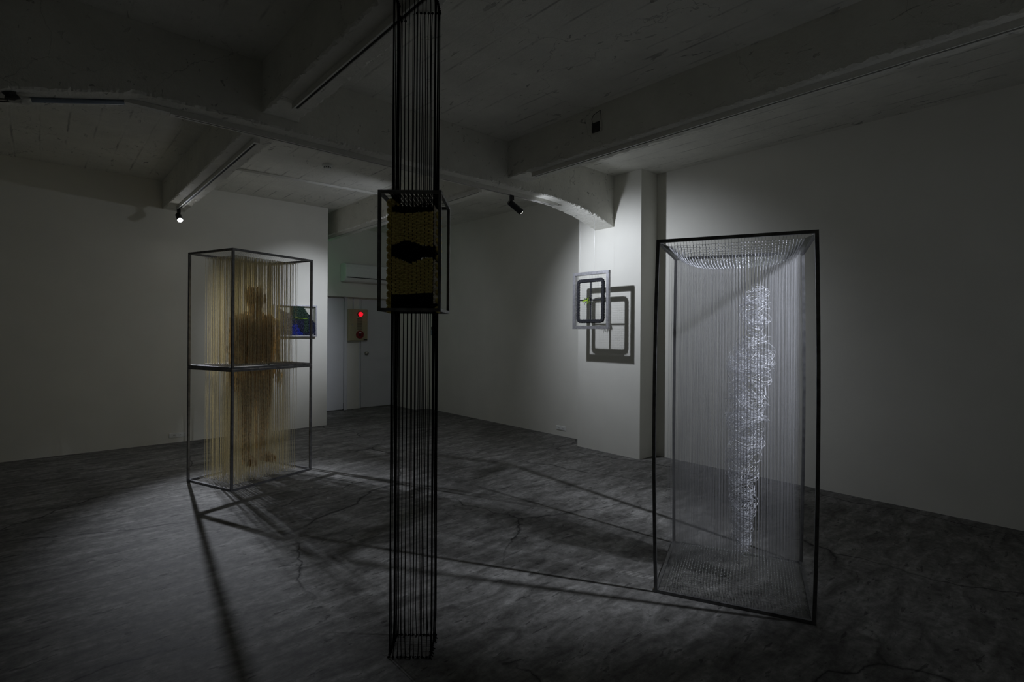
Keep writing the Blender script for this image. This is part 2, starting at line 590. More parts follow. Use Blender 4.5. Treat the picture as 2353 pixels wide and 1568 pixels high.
rough_beam('ceiling_beam', 'x', -1.56, 4.785, MB0, MB1, z_main, 'main white concrete beam with haunches running to the lit column', 0.017)
rough_beam('ceiling_beam', 'y', YMIN, MB0 + 0.02, BA0, BA1, lambda t: ZS, 'white concrete cross beam above the black cord column', 0.015)
rough_beam('ceiling_beam', 'y', MB1 - 0.02, LW + 0.01, BA0, BA1, lambda t: ZS, 'white concrete cross beam ending at the left wall above a spotlight', 0.015)
rough_beam('ceiling_beam', 'y', YMIN, MB0 + 0.02, BC0, BC1, lambda t: ZS, 'white concrete cross beam with a recessed dark box, upper right', 0.018)
rough_beam('ceiling_beam', 'y', MB1 - 0.02, BW, BC0, BC1, lambda t: ZS, 'white concrete cross beam running back over the air conditioner', 0.020)
rough_beam('ceiling_beam', 'y', YMIN, LW, -1.06, -0.83, lambda t: ZS, 'white concrete cross beam beyond the left edge', 0.012, step=0.1)
struct('wall_rear_pier', MB().box((XMIN, MB0 - 0.2, 0), (-1.55, MB1 + 0.2, ZC)), M['wall'])

# doors at the back
d1 = struct('door_1', MB().box((3.20, BW - 0.035, 0.012), (3.868, BW + 0.005, 1.90)), M['door'], 0.002)
MB().box((3.875, BW - 0.05, 0.0), (3.93, BW + 0.005, 1.925)).box((3.14, BW - 0.05, 0), (3.19, BW + 0.005, 1.925)).build('door_frame', M['door'], d1, bevel=0.003)
MB().box((3.868, BW - 0.032, 0.0), (3.876, BW, 0.12)).build('hinge', M['slot'], d1)
d2 = struct('door_2', MB().box((4.195, BW - 0.02, 0.012), (4.79, BW + 0.005, 1.895)), M['door'], 0.002)
MB().box((4.165, BW - 0.008, 0), (4.19, BW + 0.005, 1.92)).box((4.795, BW - 0.008, 0), (4.828, BW + 0.005, 1.92)).build('door_frame', M['door'], d2, bevel=0.002)
MB().lathe([(0.03, 0), (0.03, 0.006), (0.012, 0.008), (0.012, 0.03), (0.026, 0.036), (0.03, 0.05), (0.024, 0.062), (0.008, 0.066)],
           (4.285, BW - 0.02, 0.958), (0, -1, 0), 20).build('door_knob', M['brass'], d2, smooth=True)

# ------------------------------------------------------------------ lighting tracks
def track(axis, fixed, z, a0, a1, label):
    t = thing('lighting_track', label, 'track', (0, 0, 0), group='ceiling lighting tracks')
    wd, ht = 0.038, 0.036

    def bx(u0_, u1_, z0, z1):
        if axis == 'y': return (fixed + u0_, a0, z0), (fixed + u1_, a1, z1)
        return (a0, fixed + u0_, z0), (a1, fixed + u1_, z1)
    b_ = MB()
    b_.box(*bx(-wd / 2, wd / 2, z - 0.008, z))
    b_.box(*bx(-wd / 2, -0.0087, z - ht, z - 0.008))
    b_.box(*bx(0.0087, wd / 2, z - ht, z - 0.008))
    b_.build('channel', M['track'], t)
    MB().box(*bx(-0.0085, 0.0085, z - ht + 0.006, z - 0.0082)).build('conductor_slot', M['slot'], t)
    for a in (a0, a1):
        if axis == 'y': e_ = MB().box((fixed - wd / 2 - 0.001, a - 0.012, z - ht - 0.001), (fixed + wd / 2 + 0.001, a + 0.012, z + 0.0005))
        else: e_ = MB().box((a - 0.012, fixed - wd / 2 - 0.001, z - ht - 0.001), (a + 0.012, fixed + wd / 2 + 0.001, z + 0.0005))
        e_.build('end_cap', M['track'], t)
    return t


track('y', 1.188, ZS, YMIN + 0.15, 3.37, 'white ceiling track with black slot passing behind the black cords')
track('y', 1.190, ZS, 4.18, 7.12, 'white ceiling track on the beam ending at the glaring spotlight')
track('y', 3.275, ZS, YMIN + 0.15, 3.39, 'long white ceiling track on the upper right beam')
track('y', 3.240, ZS, 4.13, 8.2, 'white ceiling track on the far beam above the air conditioner')
track('x', 3.79, ZM, 0.60, 3.98, 'white ceiling track along the main beam holding the black spotlight')

cb = MB()
cb.box((0.36, 3.772, z_main(0.42) - 0.028), (0.60, 3.808, z_main(0.42) - 0.002))
tag(cb.build('cable_duct', M['track']), 'short cream cable duct joining the main beam track', 'cable duct')
pts = [(x, 3.79, z_main(x) - 0.012) for x in (0.36, 0.2, 0.0, -0.05)]
tag(MB().tube(pts, 0.013, 8).build('conduit_pipe', M['conduit'], smooth=True), 'blue grey conduit along the sloping left end of the main beam', 'conduit')
# broken concrete with loose cables at the far left
bt = thing('broken_concrete_patch', 'broken ragged concrete patch with loose cables on the beam underside at the far left', 'concrete patch', (-0.18, 3.70, z_main(-0.18)))
for i in range(14):
    MB().ball((random.uniform(-0.16, 0.12), random.uniform(-0.05, 0.12), random.uniform(-0.012, 0.02)), random.uniform(0.012, 0.032), 7, 5, (1.3, 1, 0.7), 0.35).build('rubble', M['beam' if i % 3 else 'hole'], bt)
for i in range(4):
    q = [(0.20 - 0.055 * k, 0.085 + 0.010 * math.sin(k * 1.7 + i) + 0.008 * i, -0.010 - 0.008 * abs(math.sin(k * 0.8 + i)) + 0.26 * (0.20 - 0.055 * k)) for k in range(8)]
    MB().tube(q, 0.004, 6).build('cable_strand', M['ivory' if i % 2 else 'hole'], bt, smooth=True)

# surface conduit pair on the ceiling of the back bay
cd = MB()
for y in (6.185, 6.225):
    cd.tube([(BA1 + 0.02, y + 0.05, ZC - 0.009), (2.3, y, ZC - 0.009), (BC0 + 0.005, y - 0.05, ZC - 0.009)], 0.009, 8)
tag(cd.build('ceiling_conduit', M['track'], smooth=True), 'pair of thin painted conduits crossing the ceiling behind the smoke detector', 'conduit')

# ------------------------------------------------------------------ spotlights
def spotlight(track_pt, aim, label, lens_mat, powers, tilt_len=0.14, drop=0.07):
    """track_pt: point on the track underside"""
    p = Vector(track_pt)
    t = thing('track_spotlight', label, 'spotlight', p, group='black track spotlights')
    MB().box((-0.017, -0.017, -0.045), (0.017, 0.017, 0.012)).build('adapter', M['black'], t, bevel=0.003)
    piv = Vector((0, 0, -0.045 - drop * 0.5))
    MB().tube([(0, 0, -0.045), tuple(piv)], 0.005, 8).build('stem', M['black'], t, smooth=True)
    MB().ball(tuple(piv), 0.018, 12, 8).build('swivel', M['black'], t, smooth=True)
    d = (Vector(aim) - (p + piv)).normalized()
    a0 = piv - d * 0.025
    r = 0.030
    MB().lathe([(0.022, -0.012), (r, 0.0), (r, tilt_len), (r - 0.004, tilt_len), (r - 0.004, tilt_len - 0.022), (0.002, tilt_len - 0.0225)],
               a0, d, 28).build('housing', M['black'], t, smooth=False)
    MB().lathe([(r - 0.0045, tilt_len - 0.0215), (r - 0.0045, tilt_len + 0.001), (r - 0.012, tilt_len + 0.006), (0.002, tilt_len + 0.008)], a0, d, 24).build('lens', lens_mat, t, smooth=True)
    src = p + a0 + d * (tilt_len + 0.030)
    for (wt, ang, bl) in powers:
        l = spot('spot_lamp', src, src + d, wt, ang, bl, 0.02)
        l.parent = t
        l.matrix_parent_inverse = Matrix.Translation(-p)
    return t


spotlight((1.190, 7.09, ZS - 0.036), (1.42, 4.25, 0.0), 'black track spotlight glaring at the camera by the left wall', M['bulb'],
          [(290, 48, 1.0), (9, 150, 1.0)], 0.10)
spotlight((3.366, 3.79, ZM - 0.036), (4.774, 3.56, 1.75), 'black track spotlight aimed down at the suspended frame by the column', M['bulb_dim'],
          [(56, 102, 0.85), (3, 172, 0.4)], 0.15)
spotlight((3.275, -0.06, ZS - 0.036), (2.75, 2.38, 0.42), 'black track spotlight lighting the tall filament cage from the right', M['bulb_dim'],
          [(245, 57, 1.0), (0.6, 150, 1.0)], 0.15)
spotlight((3.240, 5.10, ZS - 0.036), (2.72, 7.38, 1.55), 'black track spotlight behind the black cords lighting the blue wall textile', M['bulb_dim'],
          [(98, 53, 1.0), (9, 168, 0.8)], 0.15)

# ------------------------------------------------------------------ small fittings
def xf(frame_o, ax, ay, az):
    return lambda a, b, c: tuple(frame_o + ax * a + ay * b + az * c)


sd = thing('smoke_detector', 'round white smoke detector on the ceiling of the back bay', 'smoke detector', (2.25, 5.45, ZC))
MB().lathe([(0.052, 0), (0.052, -0.018), (0.046, -0.024), (0.004, -0.026)][::-1], (0, 0, 0), (0, 0, 1), 28).build('base', M['plastic'], sd, smooth=False)
MB().lathe([(0.004, -0.052), (0.026, -0.050), (0.034, -0.042), (0.034, -0.024)], (0, 0, 0), (0, 0, 1), 28).build('sensor_cap', M['plastic'], sd, smooth=False)
for k in range(10):
    a = 2 * math.pi * k / 10
    MB().box((-0.005, 0.033, -0.040), (0.005, 0.0355, -0.030)).build('vent_slot', M['slot'], sd).rotation_euler = (0, 0, a)

jb = thing('open_junction_recess', 'dark open junction recess with a wire loop in the upper right beam', 'recess', (BC0, 2.62, 2.93))
MB().box((-0.012, -0.045, -0.035), (0.004, 0.045, 0.04)).build('recess_box', M['hole'], jb, bevel=0.004)
MB().box((-0.016, -0.05, -0.04), (-0.004, -0.042, 0.045)).build('rim', M['beam'], jb)
MB().tube([(-0.012, 0.035, 0.035), (-0.02, 0.036, 0.07), (-0.02, 0.02, 0.095), (-0.016, -0.02, 0.11), (-0.014, -0.045, 0.118), (-0.012, -0.05, 0.06), (-0.012, -0.046, 0.03)], 0.0025, 6).build('wire_loop', M['slot'], jb, smooth=True)


def outlet(loc, rz, label):
    t = thing('wall_outlet', label, 'outlet', loc, rz, 'low wall outlets')
    MB().box((-0.085, -0.010, -0.026), (0.085, 0, 0.026)).build('plate', M['plastic'], t, bevel=0.003)
    for sx in (-0.035, 0.035):
        MB().box((sx - 0.022, -0.012, -0.015), (sx + 0.022, -0.0095, 0.015)).build('socket', M['plastic'], t, bevel=0.002)
        for dx in (-0.007, 0.007):
            MB().box((sx + dx - 0.0015, -0.0126, -0.006), (sx + dx + 0.0015, -0.0115, 0.006)).build('slot', M['slot'], t)
    return t


outlet((1.245, LW, 0.088), 0, 'white double wall outlet low on the left wall behind the beige cord cage')
outlet((RW, 4.715, 0.105), R(-90), 'white wall outlet low on the right wall just behind the lit column')

ws = thing('wall_control', 'small black wall control above a pale plate seen through the black cords', 'wall control', (RW, 8.05 - 0.3, 1.40), R(-90))
MB().box((-0.03, -0.014, -0.022), (0.03, 0, 0.03)).build('black_keypad', M['slot'], ws, bevel=0.003)
MB().box((-0.045, -0.010, -0.12), (0.045, 0, -0.03)).build('pale_plate', M['conduit'], ws, bevel=0.003)

# air conditioner on the bulkhead
ac = thing('air_conditioner', 'white split air conditioner high on the back wall left of the hanging weaving', 'air conditioner', (3.765, 8.55, 2.175))
prof = [(0, 0.0), (0, 0.30), (-0.14, 0.305), (-0.20, 0.285), (-0.215, 0.23), (-0.215, 0.08), (-0.17, 0.012), (-0.12, 0.0)]
MB().prism([(a, b) for a, b in prof], 0.84, 0.0, lambda a, b, c: (c, a, b)).build('body', M['plastic'], ac, bevel=0.01)
MB().prism([(-0.217, 0.075), (-0.219, 0.085), (-0.173, 0.017), (-0.170, 0.010)], 0.80, 0.02, lambda a, b, c: (c, a, b)).build('louvre', M['plastic'], ac)
MB().box((0.03, -0.214, 0.056), (0.81, -0.192, 0.068)).build('air_gap', M['slot'], ac)
MB().box((-0.001, -0.16, 0.02), (0.006, -0.02, 0.28)).build('end_seam', M['plastic'], ac)

# fire alarm box
fa = thing('fire_alarm_box', 'ivory fire alarm box with red lamp and red push button beside the back door', 'fire alarm', (4.10, BW, 1.45))
bw_, bh = 0.175, 0.268
MB().box((-bw_, -0.10, -bh), (bw_, 0, bh)).build('cabinet', M['ivory'], fa, bevel=0.006)
MB().lathe([(0.052, 0), (0.052, 0.012), (0.046, 0.016)], (0.035, -0.10, 0.185), (0, -1, 0), 24).build('lamp_base', M['red'], fa)
MB().lathe([(0.042, 0.016), (0.038, 0.034), (0.022, 0.05), (0.004, 0.055)], (0.035, -0.10, 0.185), (0, -1, 0), 24).build('red_lamp', M['redlamp'], fa, smooth=True)
gr = MB()
for i in range(6):
    for j in range(10):
        gr.box((-0.015 + i * 0.0155, -0.102, -0.075 + j * 0.0195), (-0.005 + i * 0.0155, -0.099, -0.063 + j * 0.0195))
gr.build('speaker_grille', M['slot'], fa)
bt_ = MB().lathe([(0.07, 0), (0.07, 0.012), (0.062, 0.018), (0.045, 0.018), (0.042, 0.008), (0.003, 0.008)], (0.03, -0.10, -0.165), (0, -1, 0), 28).build('call_point', M['red'], fa)
MB().box((0.008, -0.111, -0.140), (0.055, -0.1075, -0.125)).build('call_point_plate', M['plastic'], bt_)
MB().lathe([(0.02, 0.008), (0.018, 0.016), (0.003, 0.017)], (0.03, -0.10, -0.172), (0, -1, 0), 20).build('push_button', M['hole'], bt_)
MB().lathe([(0.012, 0), (0.012, 0.006), (0.003, 0.007)], (-0.105, -0.10, 0.0), (0, -1, 0), 16).build('lock', M['brass'], fa)
MB().box((0.10, -0.103, -0.262), (0.165, -0.099, -0.245)).build('name_strip', M['slot'], fa)
MB().tube([(-0.05, -0.015, bh), (-0.05, -0.015, 0.474)], 0.008, 8).build('cable_pipe', M['door'], fa, smooth=True)

# emergency sign round the corner (its green light shows on the air conditioner)
es = thing('emergency_sign', 'green lit emergency panel on the return wall beyond the left wall end', 'sign', (XE, 8.08, 2.35))
MB().box((0, -0.10, -0.06), (0.035, 0.10, 0.06)).build('sign_body', M['plastic'], es, bevel=0.004)
MB().box((0.0345, -0.09, -0.05), (0.039, 0.09, 0.05)).build('lit_face', M['green'], es)

# ------------------------------------------------------------------ beige cord cage with standing figure
LA = R(20.0)
LX, LY, LH = 0.830, 0.630, 1.0175
bw2 = 0.018


def cage_bars(parent, lx, ly, z0, z1, wd, mat, bow=(0, 0, 0, 0)):
    hx, hy = wd / 2, wd / 2
    cs = [(hx, hy), (lx - hx, hy), (lx - hx, ly - hy), (hx, ly - hy)]
    for i, (x, y) in enumerate(cs):
        bx_, by_ = bow[i] if hasattr(bow[i], '__len__') else (0, 0)
        n = 9 if (bx_ or by_) else 1
        pts_ = []
        for k in range(n + 1):
            s_ = k / n
            q = 4 * s_ * (1 - s_)
            pts_.append((x + bx_ * q, y + by_ * q, z0 + (z1 - z0) * s_))
        MB().bar(pts_, wd, (1, 0, 0)).build('post', mat, parent)
    for z in (z0 + hx, z1 - hx):
        for i in range(4):
            a, b_ = cs[i], cs[(i + 1) % 4]
            va, vb = Vector((*a, z)), Vector((*b_, z))
            dd = (vb - va).normalized() * (wd / 2)
            MB().bar([va + dd, vb - dd], wd, (0, 0, 1)).build('rail', mat, parent)


lc_ = thing('string_cage_sculpture', 'two stacked dark steel frames strung with beige cords holding a brown standing figure', 'sculpture', (1.202, 4.847, 0), LA)
cage_bars(lc_, LX, LY, 0.0, LH - 0.001, bw2, M['steel_g'])
cage_bars(lc_, LX, LY, LH + 0.001, 2 * LH, bw2, M['steel_g'])

body = []   # capsules (p, q, r0, r1) in cage coordinates


def cap(p, q, ra, rb): body.append((Vector(p), Vector(q), ra, rb))


bx0, by0 = 0.425, 0.30
def U(u, v, z): return (bx0 + u, by0 + v, z)


cap(U(0, -0.01, 1.625), U(0, 0.01, 1.665), 0.088, 0.092)
cap(U(0, 0, 1.48), U(0, 0, 1.58), 0.060, 0.055)
cap(U(-0.13, 0, 1.425), U(0.13, 0, 1.425), 0.075, 0.075)
cap(U(-0.07, 0, 1.36), U(-0.06, 0, 1.08), 0.11, 0.10)
cap(U(0.07, 0, 1.36), U(0.06, 0, 1.08), 0.11, 0.10)
cap(U(-0.07, 0, 1.00), U(0.07, 0, 1.00), 0.11, 0.11)
for s in (-1, 1):
    cap(U(0.085 * s, 0, 0.93), U(0.085 * s, 0.0, 0.56), 0.095, 0.068)
    cap(U(0.085 * s, 0, 0.56), U(0.085 * s, 0.02, 0.20), 0.066, 0.046)
    cap(U(0.085 * s, 0.02, 0.165), U(0.10 * s, -0.13, 0.145), 0.050, 0.040)
    cap(U(0.185 * s, 0, 1.42), U(0.215 * s, 0.0, 1.14), 0.060, 0.048)
    cap(U(0.215 * s, 0.0, 1.14), U(0.225 * s, -0.04, 0.90), 0.046, 0.040)
    cap(U(0.225 * s, -0.04, 0.90), U(0.225 * s, -0.05, 0.82), 0.042, 0.030)
CA = np.array([c[0] for c in body]); CB = np.array([c[1] for c in body])
RA = np.array([c[2] for c in body]); RB = np.array([c[3] for c in body])


def inside(P):
    P = np.asarray(P)[:, None, :]
    d = CB - CA
    t = np.clip(((P - CA) * d).sum(-1) / (d * d).sum(-1), 0, 1)
    dist = np.linalg.norm(P - (CA + d * t[..., None]), axis=-1)
    return (dist < RA + (RB - RA) * t).any(-1)


NU, NV, G = 34, 18, 0.10
beige, brown, knots = MB(), MB(), MB()
DZ = 0.018
for (za, zb_) in ((0.028, LH - 0.03), (LH + 0.032, 2 * LH - 0.045)):
    for i in range(NU):
        for j in range(NV):
            x = G + (LX - 2 * G) * i / (NU - 1) + random.uniform(-1, 1) * 0.0055
            y = G + (LY - 2 * G) * j / (NV - 1) + random.uniform(-1, 1) * 0.0055
            zs = np.arange(za, zb_, DZ)
            ins = inside(np.stack([np.full_like(zs, x), np.full_like(zs, y), zs + random.uniform(-0.006, 0.006)], 1))
            st = 0
            x2, y2 = x + random.uniform(-1, 1) * 0.002, y + random.uniform(-1, 1) * 0.002
            def at(z): 
                q = (z - za) / (zb_ - za)
                return (x + (x2 - x) * q, y + (y2 - y) * q, z)
            for k in range(1, len(zs) + 1):
                if k == len(zs) or ins[k] != ins[st]:
                    e = zb_ if k == len(zs) else zs[k]
                    if ins[st]:
                        nn = max(1, int((e - zs[st]) / 0.03))
                        pp = [at(zs[st] + (e - zs[st]) * q / nn) for q in range(nn + 1)]
                        brown.tube(pp, 0.0024, 4, cap=False, rs=[0.0052 * random.uniform(0.65, 1.35) for _ in pp])
                    else:
                        beige.tube([at(zs[st]), at(e)], 0.00105, 4, cap=False)
                    st = k
            for z in (za, zb_):
                if i in (0, NU - 1) or j in (0, NV - 1) or (i + j) % 3 == 0:
                    knots.ball((x, y, z), 0.0042, 5, 3)
beige.build('beige_cords', M['string'], lc_, kind='stuff')
tag(brown.build('brown_dyed_figure', M['rust'], lc_, kind='stuff'), 'rust brown standing human silhouette dyed into the cords')
knots.build('cord_knots', M['string'], lc_, kind='stuff')
net = MB()
for z in (0.026, LH - 0.028, LH + 0.030, 2 * LH - 0.043):
    zr = {0.026: 0.012, LH - 0.028: LH - 0.012, LH + 0.030: LH + 0.014, 2 * LH - 0.043: 2 * LH - 0.012}[z]
    for i in range(NU):
        x = G + (LX - 2 * G) * i / (NU - 1)
        net.tube([(x, 0.009, zr), (x, G, z), (x, LY - G, z), (x, LY - 0.009, zr)], 0.0007, 3, cap=False)
    for j in range(NV):
        y = G + (LY - 2 * G) * j / (NV - 1)
        net.tube([(0.009, y, zr), (G, y, z), (LX - G, y, z), (LX - 0.009, y, zr)], 0.0007, 3, cap=False)
net.build('thread_nets', M['net'], lc_, kind='stuff')

# ------------------------------------------------------------------ clear filament cage with coiled figure
RA_ = R(24.0 - 90.0)
RX, RY, RH = 0.735, 0.727, 1.835
rc = thing('filament_cage_sculpture', 'tall black steel frame strung with clear filaments around a coiled glassy figure', 'sculpture', (2.394, 1.56, 0), RA_)
cage_bars(rc, RX, RY, 0.0, RH, 0.0165, M['steel'], ((-0.014, -0.004), (0.012, 0.0), (0.010, 0.004), (-0.006, 0.003)))
NF, GF = 42, 0.055


def bump(s): return 1 - (2 * s - 1) ** 4


def ztop(a, b): return RH - 0.030 - 0.075 * bump(a) * bump(b)
def zbot(a, b): return 0.022 + 0.055 * bump(a) * bump(b)


fil, tn, bn, tk = MB(), MB(), MB(), MB()
for i in range(NF):
    for j in range(NF):
        a, b_ = i / (NF - 1), j / (NF - 1)
        x = GF + (RX - 2 * GF) * a + random.uniform(-1, 1) * 0.0015
        y = GF + (RY - 2 * GF) * b_ + random.uniform(-1, 1) * 0.0015
        zt_, zb_ = ztop(a, b_), zbot(a, b_)
        fil.tube([(x, y, zb_), (x + random.uniform(-1, 1) * 0.002, y + random.uniform(-1, 1) * 0.002, 0.9), (x, y, zt_)], 0.00034, 4, cap=False)
        tk.ball((x, y, zt_ - 0.004), 0.0026, 5, 3, (1, 1, 2.2))
        if (i + j) % 2 == 0: tk.ball((x, y, zb_), 0.0022, 5, 3)
for i in range(NF):
    a = i / (NF - 1)
    x = GF + (RX - 2 * GF) * a
    y = GF + (RY - 2 * GF) * a
    ss = [k / 14 for k in range(15)]
    for (nb, zf, zr) in ((tn, ztop, RH - 0.012), (bn, zbot, 0.012)):
        nb.tube([(x, 0.01, zr)] + [(x, GF + (RY - 2 * GF) * s_, zf(a, s_)) for s_ in ss] + [(x, RY - 0.01, zr)], 0.0009, 4, cap=False)
        nb.tube([(0.01, y, zr)] + [(GF + (RX - 2 * GF) * s_, y, zf(s_, a)) for s_ in ss] + [(RX - 0.01, y, zr)], 0.0009, 4, cap=False)
fil.build('clear_filaments', M['fil'], rc, kind='stuff')
tn.build('top_net', M['grey_thread'], rc, kind='stuff')
bn.build('bottom_net', M['grey_thread'], rc, kind='stuff')
tk.build('filament_knots', M['coil'], rc, kind='stuff')
# coiled figure: loops of clear line wound around the filaments, in the outline of a standing body
coil = MB()
e1 = Vector((math.cos(RA_), math.sin(RA_), 0)); e2 = Vector((-e1.y, e1.x, 0))
rl = Vector((r0.dot(e1), r0.dot(e2), 0))      # picture-right in cage coordinates
fl_ = Vector((fw.dot(e1), fw.dot(e2), 0))
base = Vector((0.36, 0.36, 0))
prof_r = [  # z, lateral centre, half width, depth half width
    (0.13, 0.055, 0.040, 0.07), (0.25, 0.055, 0.050, 0.06), (0.40, 0.060, 0.070, 0.07), (0.52, 0.055, 0.080, 0.07),
    (0.62, 0.055, 0.085, 0.08), (0.75, 0.075, 0.100, 0.09), (0.90, 0.080, 0.115, 0.10), (1.05, 0.085, 0.112, 0.10),
    (1.18, 0.095, 0.125, 0.11), (1.27, 0.110, 0.105, 0.10), (1.33, 0.125, 0.045, 0.05), (1.38, 0.125, 0.050, 0.05),
    (1.44, 0.115, 0.085, 0.08), (1.53, 0.125, 0.078, 0.075), (1.60, 0.140, 0.035, 0.04)]


def lerp_prof(z):
    for p, q in zip(prof_r, prof_r[1:]):
        if p[0] <= z <= q[0]:
            s_ = (z - p[0]) / (q[0] - p[0])
            return [p[k] + (q[k] - p[k]) * s_ for k in range(1, 4)]
    return prof_r[-1][1:]


for i in range(360):
    z = 0.13 + (1.60 - 0.13) * random.random()
    cx, hw, hd = lerp_prof(z)
    rr = min(hw, hd) * random.uniform(0.35, 0.98)
    th = random.uniform(0, 2 * math.pi)
    off = rl * (cx + (hw - rr) * math.cos(th)) + fl_ * ((hd - min(rr, hd)) * math.sin(th))
    c = base + off + Vector((0, 0, z))
    nrm = Vector((random.gauss(0, 0.55), random.gauss(0, 0.55), 1)).normalized()
    a = nrm.orthogonal().normalized()
    b_ = nrm.cross(a)
    turns = random.uniform(0.7, 1.6)
    n = int(14 * turns) + 4
    ph = random.uniform(0, 6.28)
    pp = []
    for k in range(n):
        t_ = ph + 2 * math.pi * turns * k / n
        q = rr * (1 + 0.12 * math.sin(2.3 * t_ + i))
        pp.append(c + a * (q * math.cos(t_)) + b_ * (q * math.sin(t_)) + nrm * (0.018 * k / n))
    coil.tube(pp, random.uniform(0.0008, 0.0015), 5, cap=False)
tag(coil.build('coiled_figure', M['coil'], rc, smooth=True, kind='stuff'), 'bright curled clear line wound into a standing figure')

# ------------------------------------------------------------------ black cord column with hanging woven box
def PT(px, depth): return (px - 1176.5) / FPX * depth     # lateral offset from the optical axis


cc = r0 * (-0.413) + fw * 2.267
wc = thing('hanging_woven_cord_sculpture', 'floor to ceiling column of black cords with a framed ochre weaving', 'sculpture', (cc.x, cc.y, 0), math.atan2(r0.y, r0.x))
# local axes: +x = picture right, +y = away from camera
HW, HD = 0.085, 0.081
fz0, fz1 = 1.430, 1.915
fx, fy0, fy1 = 0.1275, -0.142, 0.145
bw3 = 0.0125
for z in (fz0 + bw3 / 2, fz1 - bw3 / 2):
    for y in (fy0, fy1): MB().bar([(-fx, y, z), (fx, y, z)], bw3, (0, 0, 1)).build('frame_bar', M['steel'], wc)
    for x in (-fx + bw3 / 2, fx - bw3 / 2): MB().bar([(x, fy0 + bw3 / 2, z), (x, fy1 - bw3 / 2, z)], bw3, (0, 0, 1)).build('frame_bar', M['steel'], wc)
for x in (-fx + bw3 / 2, fx - bw3 / 2):
    for y in (fy0, fy1): MB().bar([(x, y, fz0 + bw3), (x, y, fz1 - bw3)], bw3, (1, 0, 0)).build('frame_bar', M['steel'], wc)
NC = 11
ring = []
for i in range(NC):
    s_ = -1 + 2 * i / (NC - 1)
    ring.append((HW * s_, -HD))
    ring.append((HW * s_, HD))
for i in range(1, NC - 1):
    s_ = -1 + 2 * i / (NC - 1)
    ring.append((-HW, HD * s_))
    ring.append((HW, HD * s_))
kn = MB()
for (x, y) in ring:
    pp = []
    jx, jy = random.uniform(-1, 1) * 0.006, random.uniform(-1, 1) * 0.004
    wx = cc.x + x * r0.x + y * fw.x
    ztop_c = ZS - 0.038 if abs(wx - 1.188) < 0.024 else ZS - 0.002
    for z, amp in ((0.004, 0), (0.03, 0.3), (0.12, 1), (0.35, 0.8), (0.8, 0.4), (1.2, 0.2), (fz0, 0), (fz1, 0), (2.2, 0.4), (2.5, 0.6), (2.70, 0.4), (ztop_c, 0)):
        pp.append((x + jx * amp, y + jy * amp, z))
    MB().tube(pp, 0.0018, 6).build('cord', M['cord'], wc, smooth=True)
    k_ = MB().ball((x + random.uniform(-1, 1) * 0.002, y, 0.006), 0.0045, 7, 5, (1.2, 1.2, 1), 0.25)
    tl = random.uniform(0, 6.28)
    k_.tube([(x, y, 0.006), (x + 0.012 * math.cos(tl), y + 0.012 * math.sin(tl), 0.003)], 0.0022, 5)
    k_.build('floor_knot', M['cord'], wc)
    kn.ball((x, y, ztop_c - 0.004), 0.006, 6, 4)
kn.build('ceiling_knots', M['cord'], wc, kind='stuff')
# thin threads from frame rails to the cords (top and bottom of the box)
tt = MB()
for z in (fz1 - 0.006, fz0 + 0.006):
    for i in range(NC):
        s_ = -1 + 2 * i / (NC - 1)
        for sx in (-1.4, 0, 1.4):
            tt.tube([(HW * s_ + sx * 0.003, fy0, z), (HW * s_ + sx * 0.003, fy1, z)], 0.0014, 4, cap=False)
    for i in range(9):
        y = HD * (-1 + 2 * i / 8)
        tt.tube([(-fx, y, z), (fx, y, z)], 0.0008, 4, cap=False)
tt.build('tension_threads', M['cord'], wc, kind='stuff')


def eye_hi(s): return 1.728 - 0.030 * abs(s + 0.25) ** 0.8 if s < 0.5 else 1.702
def eye_lo(s): return 1.628 + 0.036 * abs(s + 0.1) ** 0.9 if s < 0.5 else 1.655


def weave(side, zlo, zhi, mat, name, pitch=0.0076, rad=0.0047, skip=None, wob=0.004):
    mb = MB()
    rows = int((zhi - zlo) / pitch)
    for r_ in range(rows):
        z0 = zlo + (r_ + 0.5) * pitch
        seg = []
        n = 44
        def flush():
            if len(seg) > 2:
                mb.tube(list(seg), rad, 6, rs=[rad * (0.88 + 0.2 * abs(math.sin(0.9 * q))) for q in range(len(seg))])
            seg.clear()
        for k in range(n + 1):
            s_ = -1 + 2 * k / n
            z = z0 + wob * math.sin(s_ * 2.2 + 0.6 * math.sin(z0 * 40)) + 0.0012 * nz(s_ * 6, z0 * 90, 3)
            ph = (s_ + 1) / 2 * (NC - 1) * math.pi + (math.pi if r_ % 2 else 0)
            d = 0.0032 * math.cos(ph)
            if skip and skip(s_, z):
                flush()
                continue
            if side in 'fb': p = (HW * s_, (-HD if side == 'f' else HD) + d, z)
            else: p = ((-HW if side == 'l' else HW) + d, HD * s_, z)
            seg.append(p)
        flush()
    return mb.build(name, mat, wc, smooth=True, kind='stuff')


in_eye = lambda s_, z: eye_lo(s_) < z < eye_hi(s_)
weave('f', 1.505, 1.842, M['ochre'], 'ochre_front_weave', skip=in_eye)
weave('b', 1.53, 1.83, M['cream'], 'cream_back_weave', skip=lambda s_, z: 1.62 < z < 1.73)
weave('l', 1.45, 1.90, M['ochre'], 'ochre_side_weave')
weave('r', 1.47, 1.88, M['cream'], 'cream_side_weave', skip=lambda s_, z: 1.645 < z < 1.71)
